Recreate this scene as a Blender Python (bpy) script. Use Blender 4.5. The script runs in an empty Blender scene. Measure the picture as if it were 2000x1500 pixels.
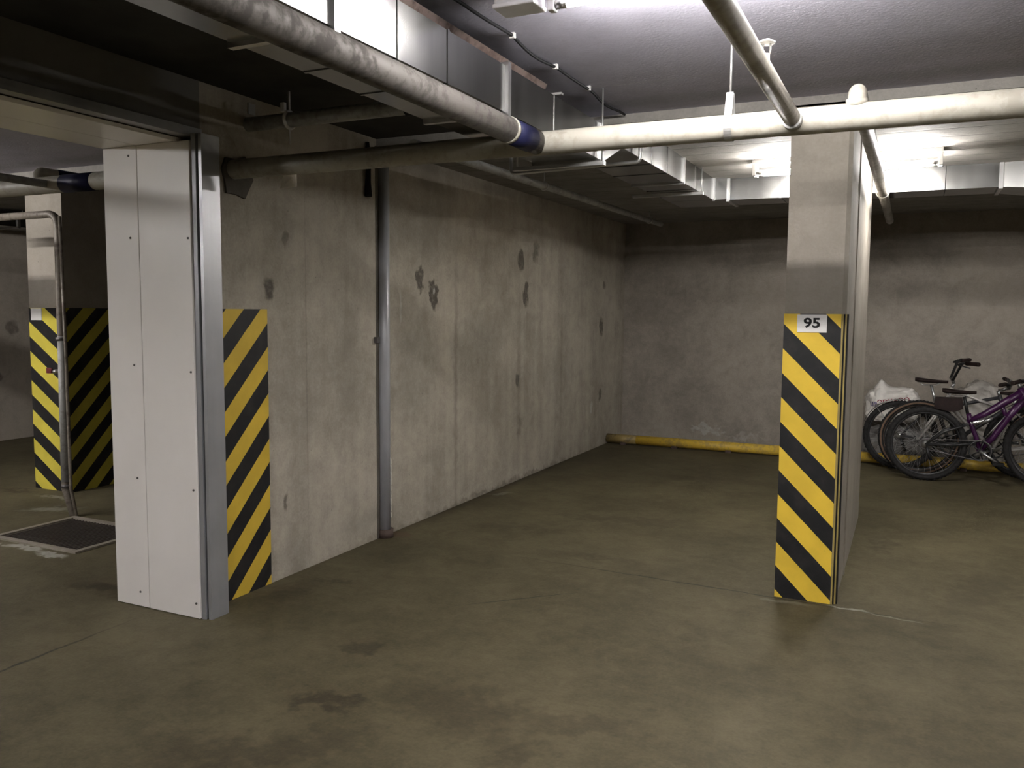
import bpy, bmesh, math, random
from mathutils import Vector, Matrix, noise
from mathutils.bvhtree import BVHTree

PI = math.pi
random.seed(7)
SC = bpy.context.scene
COL = SC.collection

# ------------------------------------------------------------------ camera
F_PX, YAW, PITCH, ROLL = 1648.5, math.radians(25.327), math.radians(4.906), math.radians(0.453)
fw = Vector((-math.sin(YAW) * math.cos(PITCH), math.cos(YAW) * math.cos(PITCH), -math.sin(PITCH)))
rt = Vector((math.cos(YAW), math.sin(YAW), 0))
up = rt.cross(fw)
r2 = rt * math.cos(ROLL) + up * math.sin(ROLL)
u2 = -rt * math.sin(ROLL) + up * math.cos(ROLL)
cd = bpy.data.cameras.new('camera')
cam = bpy.data.objects.new('camera', cd)
COL.objects.link(cam)
cd.sensor_fit = 'HORIZONTAL'
cd.sensor_width = 36.0
cd.lens = F_PX / 2000.0 * 36.0
cd.clip_start = 0.02
cam.matrix_world = Matrix(((r2.x, u2.x, -fw.x, 0), (r2.y, u2.y, -fw.y, 0), (r2.z, u2.z, -fw.z, 1.5), (0, 0, 0, 1)))
SC.camera = cam

# ------------------------------------------------------------------ world, exposure
w = bpy.data.worlds.new('world')
SC.world = w
w.use_nodes = True
w.node_tree.nodes['Background'].inputs[0].default_value = (0.05, 0.05, 0.055, 1)
w.node_tree.nodes['Background'].inputs[1].default_value = 0.02
SC.view_settings.view_transform = 'Standard'
SC.view_settings.look = 'None'
SC.view_settings.gamma = 1.0
SC.view_settings.use_curve_mapping = False
SC.view_settings.exposure = 1.75
LAMP = 105.0                       # radiance of the fluorescent tubes
LAMP_COL = (1.0, 0.965, 0.93)

# room dimensions (metres)
XW, XWB = -3.13, -3.62             # left wall, front and back face
YF = 9.73                          # far wall
ZC, ZCF = 2.59, 2.54               # near and far ceiling
YP0, YP1 = 4.57, 6.67              # pillar
XP0, XP1 = -0.602, -0.305
YJ = 2.975                         # end of the left wall (gate jamb)

# ------------------------------------------------------------------ material tools
class NT:
    def __init__(s, name):
        s.m = bpy.data.materials.new(name)
        s.m.use_nodes = True
        s.t = s.m.node_tree
        s.n = s.t.nodes
        s.b = s.n['Principled BSDF']
        s.tc = s.n.new('ShaderNodeTexCoord')
        s.P = s.tc.outputs['Object']

    def link(s, a, b):
        s.t.links.new(a, b)

    def put(s, sock, v):
        if v is None:
            return
        if hasattr(v, 'is_output'):
            s.link(v, sock)
        elif isinstance(v, (tuple, list)) and len(v) == 3 and sock.type == 'RGBA':
            sock.default_value = (*v, 1)
        else:
            sock.default_value = v

    def math(s, op, a, b=0.0, c=None):
        k = s.n.new('ShaderNodeMath')
        k.operation = op
        s.put(k.inputs[0], a)
        s.put(k.inputs[1], b)
        if c is not None:
            s.put(k.inputs[2], c)
        return k.outputs[0]

    def vmath(s, op, a, b=None):
        k = s.n.new('ShaderNodeVectorMath')
        k.operation = op
        s.put(k.inputs[0], a)
        if b is not None:
            s.put(k.inputs[1], b)
        return k.outputs['Value'] if op in ('LENGTH', 'DOT_PRODUCT') else k.outputs[0]

    def mapping(s, loc=(0, 0, 0), rot=(0, 0, 0), scale=(1, 1, 1), v=None, kind='POINT'):
        k = s.n.new('ShaderNodeMapping')
        k.vector_type = kind
        s.link(v or s.P, k.inputs['Vector'])
        k.inputs['Location'].default_value = loc
        k.inputs['Rotation'].default_value = rot
        k.inputs['Scale'].default_value = scale
        return k.outputs[0]

    def noise(s, scale, detail=4, rough=0.55, v=None, dist=0.0):
        k = s.n.new('ShaderNodeTexNoise')
        s.link(v or s.P, k.inputs['Vector'])
        k.inputs['Scale'].default_value = scale
        k.inputs['Detail'].default_value = detail
        k.inputs['Roughness'].default_value = rough
        k.inputs['Distortion'].default_value = dist
        return k.outputs[0]

    def noisecol(s, scale, detail=3, v=None):
        k = s.n.new('ShaderNodeTexNoise')
        s.link(v or s.P, k.inputs['Vector'])
        k.inputs['Scale'].default_value = scale
        k.inputs['Detail'].default_value = detail
        return k.outputs['Color']

    def ramp(s, f, a, b, lo=0.0, hi=1.0, smooth=True):
        k = s.n.new('ShaderNodeMapRange')
        k.interpolation_type = 'SMOOTHSTEP' if smooth else 'LINEAR'
        s.put(k.inputs['Value'], f)
        k.inputs['From Min'].default_value = a
        k.inputs['From Max'].default_value = b
        k.inputs['To Min'].default_value = lo
        k.inputs['To Max'].default_value = hi
        return k.outputs[0]

    def mix(s, f, a, b, kind='MIX'):
        k = s.n.new('ShaderNodeMix')
        k.data_type = 'RGBA'
        k.blend_type = kind
        s.put(k.inputs[0], f)
        s.put(k.inputs[6], a)
        s.put(k.inputs[7], b)
        return k.outputs[2]

    def sep(s, v=None):
        k = s.n.new('ShaderNodeSeparateXYZ')
        s.link(v or s.P, k.inputs[0])
        return k.outputs

    def bump(s, h, strength=0.3, dist=0.01):
        k = s.n.new('ShaderNodeBump')
        k.inputs['Strength'].default_value = strength
        k.inputs['Distance'].default_value = dist
        s.link(h, k.inputs['Height'])
        s.link(k.outputs[0], s.b.inputs['Normal'])

    def done(s, col=None, rough=0.6, metal=0.0, spec=None):
        s.put(s.b.inputs['Base Color'], col)
        s.put(s.b.inputs['Roughness'], rough)
        s.put(s.b.inputs['Metallic'], metal)
        if spec is not None:
            s.put(s.b.inputs['Specular IOR Level'], spec)
        return s.m


def plain(name, col, rough=0.5, metal=0.0, var=0.12, scale=14.0, bump=0.0):
    t = NT(name)
    n = t.noise(scale, 5)
    f = t.ramp(n, 0.3, 0.7)
    lo = tuple(c * (1 - var) for c in col)
    hi = tuple(min(1, c * (1 + var)) for c in col)
    c = t.mix(f, lo, hi)
    if bump:
        t.bump(n, bump, 0.004)
    return t.done(c, rough, metal, 0.12 if max(col) < 0.07 and metal < 0.1 else None)


def concrete(name, c1, c2, streak=0.0, stains=(), rough=0.85, mottle=1.0, pits=True, big=0.9, boards=0.0):
    """stains: (loc, rotz, radii, colour, strength, softness, edge noise)"""
    t = NT(name)
    n1 = t.noise(big, 6, 0.6)
    n2 = t.noise(5.5, 6, 0.65, dist=0.6)
    n3 = t.noise(70, 3)
    f = t.math('MULTIPLY_ADD', n1, 0.75 * mottle, 0.0)
    f = t.math('MULTIPLY_ADD', n2, 0.45 * mottle, f)
    f = t.math('MULTIPLY_ADD', n3, 0.22, f)
    n4 = t.noise(19, 5, 0.7)
    f = t.math('MULTIPLY_ADD', n4, 0.25, f)
    k = 0.60 * mottle + 0.235
    if streak:
        ns = t.noise(1.0, 5, 0.6, t.mapping(scale=(5.0, 5.0, 0.22)))
        f = t.math('MULTIPLY_ADD', ns, streak, f)
        k += 0.5 * streak
    f = t.ramp(f, k - 0.27 * mottle, k + 0.27 * mottle)
    c = t.mix(f, c1, c2)
    h = t.math('MULTIPLY_ADD', n2, 0.5, n3)
    if pits:
        v = t.n.new('ShaderNodeTexVoronoi')
        v.inputs['Scale'].default_value = 13.0
        t.link(t.P, v.inputs['Vector'])
        pm = t.ramp(v.outputs['Distance'], 0.07, 0.03)
        gate = t.ramp(n1, 0.47, 0.56)
        pm = t.math('MULTIPLY', pm, gate)
        c = t.mix(t.math('MULTIPLY', pm, 0.55), c, tuple(x * 0.45 for x in c1))
        h = t.math('MULTIPLY_ADD', pm, -1.5, h)
    if boards:
        y = t.sep()[1]
        fr = t.math('FRACT', t.math('DIVIDE', y, boards))
        e = t.ramp(t.math('ABSOLUTE', t.math('SUBTRACT', fr, 0.5)), 0.44, 0.5)
        c = t.mix(t.math('MULTIPLY', e, 0.5), c, tuple(x * 0.5 for x in c1))
        h = t.math('MULTIPLY_ADD', e, -2.5, h)
    if stains:
        dv = t.vmath('SUBTRACT', t.noisecol(13.0, 8), (0.5, 0.5, 0.5))
        grain = t.ramp(t.noise(24, 6, 0.75), 0.34, 0.56, 0.66, 1.0)
        for loc, rz, rad, col, st, soft, wob in stains:
            st = min(1.0, st * 1.15)
            k2 = t.n.new('ShaderNodeVectorMath')
            k2.operation = 'SCALE'
            t.link(dv, k2.inputs[0])
            k2.inputs['Scale'].default_value = wob * 1.5
            pv = t.vmath('ADD', t.P, k2.outputs[0])
            d = t.vmath('LENGTH', t.mapping(loc, (0, 0, rz), rad, pv, 'TEXTURE'))
            msk = t.math('MULTIPLY', t.ramp(d, 1.0, 1.0 - soft, 0.0, st), grain)
            c = t.mix(msk, c, col)
    t.bump(h, 0.25, 0.006)
    return t.done(c, rough, spec=0.25)


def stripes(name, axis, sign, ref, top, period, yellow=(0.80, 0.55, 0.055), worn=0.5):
    """45 degree black and yellow stripes; axis 0 or 1 is the horizontal axis."""
    t = NT(name)
    s = t.sep()
    q = t.math('ADD', s[2], t.math('MULTIPLY', t.math('SUBTRACT', s[axis], ref), sign))
    wob = t.math('MULTIPLY', t.math('SUBTRACT', t.noise(9, 3), 0.5), 0.006)
    q = t.math('ADD', q, wob)
    fr = t.math('FRACT', t.math('ADD', t.math('DIVIDE', t.math('SUBTRACT', q, top), period), 20.0))
    blk = t.math('GREATER_THAN', fr, 0.5)
    n = t.noise(6, 5)
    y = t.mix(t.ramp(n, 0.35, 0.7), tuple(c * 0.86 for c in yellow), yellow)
    k = t.mix(t.ramp(t.noise(11, 5), 0.4, 0.75), (0.010, 0.010, 0.011), (0.022, 0.021, 0.020))
    c = t.mix(blk, y, k)
    v = t.noise(26, 5, 0.7)
    chip = t.ramp(v, 0.72, 0.76)
    c = t.mix(t.math('MULTIPLY', chip, worn), c, (0.10, 0.085, 0.065))
    t.bump(t.noise(30, 4), 0.12, 0.004)
    return t.done(c, 0.55, spec=0.3)


def galv(name, base=(0.25, 0.25, 0.243), rough=0.20, axis=(9.0, 9.0, 0.5), metal=1.0):
    t = NT(name)
    ns = t.noise(1.0, 4, 0.6, t.mapping(scale=axis))
    n2 = t.noise(3.0, 5)
    f = t.ramp(t.math('MULTIPLY_ADD', n2, 0.5, t.math('MULTIPLY', ns, 0.5)), 0.35, 0.65)
    c = t.mix(f, tuple(x * 0.80 for x in base), base)
    r = t.math('MULTIPLY_ADD', f, 0.06, rough)
    t.bump(ns, 0.03, 0.01)
    return t.done(c, r, metal)


def pipe_paint(name, base, dirt, rough=0.42, amount=0.5, metal=0.15):
    t = NT(name)
    n1 = t.noise(7, 6, 0.65)
    n2 = t.noise(28, 4, 0.6)
    f = t.ramp(t.math('MULTIPLY_ADD', n2, 0.35, t.math('MULTIPLY', n1, 0.65)), 0.46, 0.62, 0.0, amount)
    c = t.mix(f, base, dirt)
    t.bump(n2, 0.12, 0.003)
    return t.done(c, t.math('MULTIPLY_ADD', f, 0.3, rough), metal)


def emit(name, col, strength):
    t = NT(name)
    t.b.inputs['Base Color'].default_value = (0.9, 0.9, 0.9, 1)
    t.b.inputs['Emission Color'].default_value = (*col, 1)
    t.b.inputs['Emission Strength'].default_value = strength
    return t.m

# ------------------------------------------------------------------ mesh tools
class MB:
    def __init__(s):
        s.v, s.f, s.sm = [], [], []

    def add(s, v, f, smooth=False):
        o = len(s.v)
        s.v += [tuple(x) for x in v]
        s.f += [tuple(i + o for i in k) for k in f]
        s.sm += [smooth] * len(f) if isinstance(smooth, bool) else list(smooth)
        return s

    def box(s, x0, x1, y0, y1, z0, z1, bev=0.0):
        if bev <= 0:
            v = [(x0, y0, z0), (x1, y0, z0), (x1, y1, z0), (x0, y1, z0), (x0, y0, z1), (x1, y0, z1), (x1, y1, z1), (x0, y1, z1)]
            return s.add(v, [(3, 2, 1, 0), (4, 5, 6, 7), (0, 1, 5, 4), (1, 2, 6, 5), (2, 3, 7, 6), (3, 0, 4, 7)])
        bm = bmesh.new()
        bmesh.ops.create_cube(bm, size=1.0)
        for q in bm.verts:
            q.co = Vector(((x0 + x1) / 2 + q.co.x * (x1 - x0), (y0 + y1) / 2 + q.co.y * (y1 - y0), (z0 + z1) / 2 + q.co.z * (z1 - z0)))
        bmesh.ops.bevel(bm, geom=bm.edges[:], offset=bev, segments=2, profile=0.5, affect='EDGES')
        bm.verts.index_update()
        s.add([q.co for q in bm.verts], [[q.index for q in k.verts] for k in bm.faces])
        bm.free()
        return s

    def tube(s, path, r, seg=16, caps=True, rads=None, closed=False):
        path = [Vector(p) for p in path]
        n = len(path)
        tan = []
        for i in range(n):
            if closed:
                d = path[(i + 1) % n] - path[i - 1]
            else:
                d = path[min(i + 1, n - 1)] - path[max(i - 1, 0)]
            tan.append(d.normalized())
        a = Vector((0, 0, 1)) if abs(tan[0].z) < 0.9 else Vector((1, 0, 0))
        nrm = (a - tan[0] * a.dot(tan[0])).normalized()
        V, Fc, sm = [], [], []
        for i in range(n):
            nrm = (nrm - tan[i] * nrm.dot(tan[i])).normalized()
            bi = tan[i].cross(nrm)
            rr = rads[i] if rads else r
            for k in range(seg):
                t = 2 * PI * k / seg
                V.append(path[i] + nrm * (rr * math.cos(t)) + bi * (rr * math.sin(t)))
        rng = n if closed else n - 1
        for i in range(rng):
            j = (i + 1) % n
            for k in range(seg):
                k2 = (k + 1) % seg
                Fc.append((i * seg + k, i * seg + k2, j * seg + k2, j * seg + k))
                sm.append(True)
        if caps and not closed:
            Fc.append(tuple(reversed(range(seg))))
            Fc.append(tuple((n - 1) * seg + k for k in range(seg)))
            sm += [False, False]
        return s.add(V, Fc, sm)

    def lathe(s, prof, axis_o, axis_d, seg=20, closed=False):
        """prof: list of (radius, along) points turned round an axis."""
        d = Vector(axis_d).normalized()
        a = Vector((0, 0, 1)) if abs(d.z) < 0.9 else Vector((1, 0, 0))
        u = (a - d * a.dot(d)).normalized()
        b = d.cross(u)
        o = Vector(axis_o)
        V = []
        for r, h in prof:
            for k in range(seg):
                t = 2 * PI * k / seg
                V.append(o + d * h + (u * math.cos(t) + b * math.sin(t)) * max(r, 1e-4))
        Fc = []
        m = len(prof)
        for i in range(m if closed else m - 1):
            j = (i + 1) % m
            for k in range(seg):
                k2 = (k + 1) % seg
                Fc.append((i * seg + k, i * seg + k2, j * seg + k2, j * seg + k))
        return s.add(V, Fc, True)

    def prism(s, poly, axis, a0, a1):
        """poly: list of 2-D points in the plane across axis (0: y,z  1: x,z  2: x,y)."""
        def p3(p, a):
            return [(a, p[0], p[1]), (p[0], a, p[1]), (p[0], p[1], a)][axis]
        n = len(poly)
        v = [p3(p, a0) for p in poly] + [p3(p, a1) for p in poly]
        f = [tuple(range(n)), tuple(range(2 * n - 1, n - 1, -1))]
        for i in range(n):
            j = (i + 1) % n
            f.append((i, i + n, j + n, j))
        return s.add(v, f)

    def build(s, name, mat, parent=None, loc=None):
        me = bpy.data.meshes.new(name)
        me.from_pydata(s.v, [], s.f)
        bm = bmesh.new()
        bm.from_mesh(me)
        bmesh.ops.recalc_face_normals(bm, faces=bm.faces[:])
        bm.to_mesh(me)
        bm.free()
        if len(me.polygons) == len(s.sm):
            me.polygons.foreach_set('use_smooth', s.sm)
        me.update()
        if mat:
            me.materials.append(mat)
        o = bpy.data.objects.new(name, me)
        COL.objects.link(o)
        if parent:
            o.parent = parent
        if loc:
            o.location = loc
        return o


def rounded(pts, rad, n=6):
    pts = [Vector(p) for p in pts]
    out = [pts[0]]
    for i in range(1, len(pts) - 1):
        a = (pts[i - 1] - pts[i]).normalized()
        b = (pts[i + 1] - pts[i]).normalized()
        ang = a.angle(b)
        d = rad / math.tan(ang / 2)
        p0, p1 = pts[i] + a * d, pts[i] + b * d
        for k in range(n + 1):
            t = k / n
            out.append(p0 * (1 - t) ** 2 + pts[i] * 2 * t * (1 - t) + p1 * t ** 2)
    out.append(pts[-1])
    return out


def empty(name, loc=(0, 0, 0), label=None, cat=None, group=None):
    o = bpy.data.objects.new(name, None)
    o.empty_display_size = 0.1
    COL.objects.link(o)
    o.location = loc
    tag(o, label, cat, group)
    return o


def tag(o, label=None, cat=None, group=None, kind=None):
    for k, v in (('label', label), ('category', cat), ('group', group), ('kind', kind)):
        if v:
            o[k] = v
    return o


def struct(o, label=None):
    o['kind'] = 'structure'
    if label:
        o['label'] = label
    return o


def text_mesh(body, size, extrude=0.0006, bold=0.0):
    cu = bpy.data.curves.new('text', 'FONT')
    cu.body = body
    cu.size = size
    cu.extrude = extrude
    cu.offset = bold
    cu.align_x = 'CENTER'
    cu.align_y = 'CENTER'
    cu.resolution_u = 4
    o = bpy.data.objects.new('text', cu)
    COL.objects.link(o)
    bpy.context.view_layer.update()
    dg = bpy.context.evaluated_depsgraph_get()
    me = bpy.data.meshes.new_from_object(o.evaluated_get(dg))
    bpy.data.objects.remove(o)
    bpy.data.curves.remove(cu)
    return me

# ------------------------------------------------------------------ materials
DK = (0.060, 0.052, 0.044)
LT = (0.50, 0.49, 0.46)
wall_stains = [
    ((0, 3.555, 1.614), 0, (9, .055, .075), DK, .75, .35, .05), ((0, 3.70, 1.885), 0, (9, .03, .07), DK, .5, .6, .08),
    ((0, 5.10, 1.715), 0, (9, .07, .12), DK, .75, .3, .12), ((0, 5.28, 1.61), 0, (9, .075, .125), DK, .8, .3, .12),
    ((0, 5.29, 1.64), 0, (9, .02, .03), LT, .55, .4, .05),
    ((0, 6.78, 1.955), 0, (9, .085, .12), DK, .7, .3, .06), ((0, 7.10, 2.04), 0, (9, .09, .14), DK, .6, .6, .12),
    ((0, 6.89, 1.66), 0, (9, .07, .15), DK, .75, .3, .1), ((0, 8.93, 1.34), 0, (9, .10, .12), DK, .7, .35, .12),
    ((0, 8.99, 1.80), 0, (9, .06, .06), DK, .6, .4, .08), ((0, 6.72, .90), 0, (9, .055, .08), DK, .7, .4, .05),
    ((0, 6.78, .50), 0, (9, .09, .14), DK, .5, .8, .12), ((0, 3.67, .43), 0, (9, .025, .07), DK, .6, .5, .05),
    ((0, 8.92, .59), 0, (9, .06, .10), DK, .6, .5, .06), ((0, 8.64, .46), 0, (9, .06, .09), LT, .55, .5, .06),
    ((0, 7.95, 1.87), 0, (9, .05, .16), LT, .25, .8, .10), ((0, 4.85, 1.52), 0, (9, .015, .16), LT, .4, .5, .03),
    ((0, 5.0, 1.1), 0, (9, .5, .65), (0.10, 0.095, 0.08), .40, .8, .30), ((0, 5.9, 1.25), 0, (9, .55, .35), (0.10, 0.095, 0.08), .35, .9, .30),
    ((0, 5.61, .9), 0, (9, .05, 1.7), (0.085, 0.08, 0.07), .45, .9, .05), ((0, 6.75, .9), 0, (9, .07, 1.3), (0.085, 0.08, 0.07), .4, .9, .05),
    ((0, 7.75, 1.0), 0, (9, .05, 1.4), (0.085, 0.08, 0.07), .3, .9, .05), ((0, 3.86, 1.2), 0, (9, .012, 1.5), (0.085, 0.08, 0.07), .3, .8, .01),
    ((0, 4.45, .15), 0, (9, .6, .10), (0.26, 0.245, 0.21), .4, .9, .1),
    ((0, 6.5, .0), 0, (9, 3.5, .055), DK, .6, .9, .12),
]
M = {}
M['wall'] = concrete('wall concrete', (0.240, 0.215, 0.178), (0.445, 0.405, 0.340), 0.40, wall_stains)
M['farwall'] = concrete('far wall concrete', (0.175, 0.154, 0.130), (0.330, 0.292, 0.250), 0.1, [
    ((-2.1, 9.73, .17), 0, (.22, 9, .05), LT, .35, .6, .25), ((-1.7, 9.73, .10), 0, (.3, 9, .04), LT, .2, .8, .25)], pits=False)
M['sidewall'] = concrete('side wall concrete', (0.34, 0.302, 0.252), (0.52, 0.465, 0.395), 0.2, [
    ((-9.25, 6.25, 1.27), 0, (9, .10, .10), DK, .5, .4, .06), ((-9.25, 6.05, .72), 0, (9, .08, .08), DK, .5, .4, .06)])
M['pillar'] = concrete('pillar concrete', (0.235, 0.212, 0.180), (0.335, 0.305, 0.262), 0.25)
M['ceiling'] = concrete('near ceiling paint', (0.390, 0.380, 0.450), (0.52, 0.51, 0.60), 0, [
    ((0, 3.98, 2.59), 0.0, (12, .012, 9), (.55, .55, .58), .4, .9, .02), ((-3.0, 4.35, 2.59), 0.0, (12, .16, 9), (.25, .25, .27), .4, .9, .1)], pits=False)
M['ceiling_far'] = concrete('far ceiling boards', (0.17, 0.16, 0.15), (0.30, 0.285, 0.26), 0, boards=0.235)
F_DK = (0.030, 0.0225, 0.0125)
F_MD = (0.046, 0.038, 0.022)
F_LT = (0.34, 0.33, 0.285)
floor_st = [
    ((-2.16, 3.02, 0), .2, (.13, .10, 9), F_DK, .62, .6, .16), ((-1.98, 2.54, 0), .3, (.20, .12, 9), F_DK, .7, .6, .25),
    ((-1.50, 2.70, 0), -.3, (.45, .26, 9), F_DK, .50, .8, .35), ((-2.05, 2.05, 0), .4, (.40, .20, 9), F_DK, .55, .8, .30),
    ((-1.15, 2.45, 0), .9, (.22, .10, 9), F_DK, .40, .8, .30), ((-1.05, 2.80, 0), .2, (.40, .12, 9), F_DK, .35, .8, .35),
    ((-1.8, 2.25, 0), 1.0, (.3, .12, 9), F_DK, .45, .8, .3),
    ((-2.95, 3.45, 0), 1.3, (.35, .16, 9), F_DK, .55, .9, .20), ((-2.85, 3.72, 0), .4, (.20, .05, 9), F_DK, .6, .8, .15),
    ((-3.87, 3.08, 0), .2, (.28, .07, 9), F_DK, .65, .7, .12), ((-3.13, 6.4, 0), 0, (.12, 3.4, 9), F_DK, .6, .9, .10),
    ((-2.45, 5.25, 0), .3, (.45, .10, 9), F_MD, .55, .9, .3), ((-1.65, 5.8, 0), .2, (.6, .18, 9), F_MD, .5, .9, .4),
    ((-2.1, 5.75, 0), .1, (.4, .10, 9), F_MD, .5, .9, .3), ((-1.7, 4.8, 0), .1, (.5, .09, 9), F_MD, .5, .9, .25),
    ((-.12, 5.9, 0), 1.5, (.5, .10, 9), F_MD, .6, .9, .3), ((.4, 5.2, 0), 1.2, (.7, .22, 9), F_MD, .5, .9, .4),
    ((-2.9, 8.2, 0), 1.5, (1.6, .35, 9), F_MD, .5, .9, .3), ((-1.5, 7.6, 0), .1, (1.3, .3, 9), F_MD, .4, .9, .4),
    ((.9, 4.05, 0), .2, (.5, .3, 9), F_MD, .4, .9, .4), ((.2, 3.1, 0), .2, (.6, .15, 9), F_MD, .35, .9, .4),
    # joints and cracks
    ((-0.95, 4.56, 0), -.045, (1.65, .012, 9), (.020, .017, .012), .75, .8, .02), ((1.9, 4.45, 0), -.045, (1.3, .012, 9), (.020, .017, .012), .75, .8, .02),
    ((-1.80, 3.92, 0), .775, (.52, .009, 9), (.020, .017, .012), .7, .8, .01), ((-3.35, 2.2, 0), 1.571, (.78, .015, 9), (.022, .018, .013), .8, .8, .02),
    ((-6.2, 3.43, 0), 0, (.9, .02, 9), (.022, .018, .013), .8, .8, .02),
    # lime and mortar
    ((-.24, 4.535, 0), -.1, (.13, .018, 9), F_LT, .6, .6, .05), ((-.02, 4.50, 0), -.15, (.20, .012, 9), F_LT, .3, .8, .04), ((-.55, 4.50, 0), 0, (.2, .03, 9), F_LT, .25, .9, .08),
    ((-5.28, 3.36, 0), 0, (.12, .05, 9), F_LT, .8, .4, .1), ((-4.98, 3.385, 0), 0, (.20, .04, 9), F_LT, .85, .4, .1), ((-4.70, 3.36, 0), 0, (.16, .045, 9), F_LT, .85, .4, .1),
    ((-5.75, 4.15, 0), .5, (.28, .10, 9), F_LT, .35, .8, .2), ((-6.6, 4.45, 0), .1, (.3, .08, 9), F_DK, .6, .8, .2), ((-6.1, 4.42, 0), .1, (.25, .05, 9), F_LT, .4, .8, .2),
    ((-3.05, 4.72, 0), 0, (.14, .09, 9), (.10, .065, .04), .7, .7, .1), ((-3.0, 6.2, 0), 1.4, (.12, .06, 9), F_LT, .25, .8, .2),
]
M['floor'] = concrete('floor concrete', (0.051, 0.043, 0.0225), (0.118, 0.0995, 0.0555), 0, floor_st, 0.72, pits=False, big=1.3, mottle=0.8)
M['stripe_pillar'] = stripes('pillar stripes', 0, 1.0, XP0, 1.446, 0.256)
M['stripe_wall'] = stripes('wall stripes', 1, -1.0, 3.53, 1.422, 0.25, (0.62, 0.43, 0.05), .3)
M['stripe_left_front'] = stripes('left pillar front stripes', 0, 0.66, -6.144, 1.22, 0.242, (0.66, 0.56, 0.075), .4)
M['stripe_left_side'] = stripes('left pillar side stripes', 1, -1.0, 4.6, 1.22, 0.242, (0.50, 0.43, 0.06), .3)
M['guard_yellow'] = plain('guard yellow', (0.33, 0.25, 0.07), .6)
M['black_rubber'] = plain('black rubber', (0.014, 0.014, 0.014), .6, 0, .3)
M['plate'] = plain('white plate', (0.72, 0.71, 0.70), .4, 0, .04)
M['print_black'] = plain('black print', (0.012, 0.012, 0.012), .5)
M['panel'] = (lambda t: t.done(t.mix(t.ramp(t.noise(2.2, 4), .3, .7), (0.82, 0.79, 0.765), (0.87, 0.84, 0.815)), t.math('MULTIPLY_ADD', t.noise(1.6, 3), .25, .20), 0.0, .5))(NT('white coated sheet'))
M['rail'] = galv('grey gate rail', (0.42, 0.43, 0.45), .34, (6, 6, .4), .55)
M['black_strip'] = plain('near black strip', (0.040, 0.039, 0.036), .8, 0, .2, 4)
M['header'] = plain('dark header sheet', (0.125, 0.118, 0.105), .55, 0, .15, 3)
M['dark_gap'] = plain('dark slot', (0.02, 0.02, 0.02), .8)
M['screw'] = plain('screw', (0.14, 0.13, 0.13), .45, .6)
M['galv'] = galv('galvanised duct')
M['galv_bright'] = galv('galvanised flange', (0.62, 0.62, 0.62), .28)
M['steel'] = galv('zinc steel', (0.55, 0.55, 0.54), .35, (8, 8, 8), .8)
M['pipe'] = pipe_paint('cream painted pipe', (0.31, 0.293, 0.25), (0.18, 0.163, 0.132), .42, .5, 0.0)
M['pipe_dirty'] = pipe_paint('dusty painted pipe', (0.095, 0.085, 0.074), (0.042, 0.036, 0.031), .65, .8)
M['pipe_grey'] = pipe_paint('grey pipe', (0.33, 0.33, 0.32), (0.16, 0.15, 0.13), .45, .5)
M['blue'] = plain('dark blue tape', (0.010, 0.011, 0.034), .45, 0, .25)
M['pipe_brown'] = pipe_paint('rusty riser', (0.20, 0.175, 0.145), (0.075, 0.055, 0.042), .5, .7)
M['riser'] = galv('grey riser sheet', (0.42, 0.43, 0.46), .32, (12, 12, .5), .15)
M['rust'] = pipe_paint('rusty strip', (0.085, 0.058, 0.048), (0.045, 0.028, 0.022), .75, .9, 0)
M['cable'] = plain('black cable', (0.018, 0.018, 0.020), .6)
M['plastic'] = plain('white plastic', (0.62, 0.61, 0.60), .4, 0, .04)
M['lamp_tube'] = emit('glowing tube', LAMP_COL, LAMP)
M['lamp_tube_far'] = emit('glowing short tube', LAMP_COL, LAMP * 1.6)
M['yellow_bar'] = pipe_paint('yellow bar paint', (0.60, 0.40, 0.045), (0.24, 0.18, 0.08), .45, .55, 0)
M['worn_bar'] = pipe_paint('worn bar end', (0.26, 0.19, 0.07), (0.10, 0.08, 0.05), .5, .8, .1)
M['grate'] = plain('dark steel grate', (0.10, 0.082, 0.075), .6, .3)
M['grate_frame'] = plain('grate frame', (0.26, 0.23, 0.19), .6, .2)
M['pit'] = plain('pit', (0.03, 0.028, 0.025), .9)
M['mortar'] = concrete('mortar', (0.07, 0.062, 0.05), (0.11, 0.1, 0.085))
M['paper'] = plain('paper tag', (0.80, 0.76, 0.72), .7)
M['foam'] = plain('dark foam', (0.012, 0.011, 0.011), .9)
M['white_foam'] = plain('sealing foam', (0.55, 0.52, 0.46), .8, 0, .2)
M['tyre'] = plain('tyre rubber', (0.022, 0.021, 0.021), .75, 0, .3, 40)
M['tan'] = plain('tan tyre', (0.125, 0.075, 0.045), .7, 0, .25)
M['rim_dark'] = plain('dark rim', (0.035, 0.035, 0.036), .35, .5)
M['alloy'] = plain('bike alloy', (0.55, 0.55, 0.55), .28, .9, .1)
M['purple'] = plain('purple frame paint', (0.040, 0.007, 0.045), .32, .1, .15)
M['grey_frame'] = plain('dark grey frame paint', (0.06, 0.06, 0.065), .35, .3)
M['white_frame'] = plain('pale frame paint', (0.42, 0.40, 0.38), .35, .2)
M['saddle'] = plain('saddle cover', (0.020, 0.013, 0.012), .5, 0, .3)
M['redcable'] = plain('maroon part', (0.12, 0.012, 0.02), .4)


def bag_mat(name, col, alpha=1.0):
    t = NT(name)
    n = t.noise(14, 6, .6)
    t.bump(n, .5, .01)
    t.b.inputs['Subsurface Weight'].default_value = 0.0
    return t.done(t.mix(t.ramp(n, .35, .65), tuple(c * .85 for c in col), col), .38)


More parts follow.
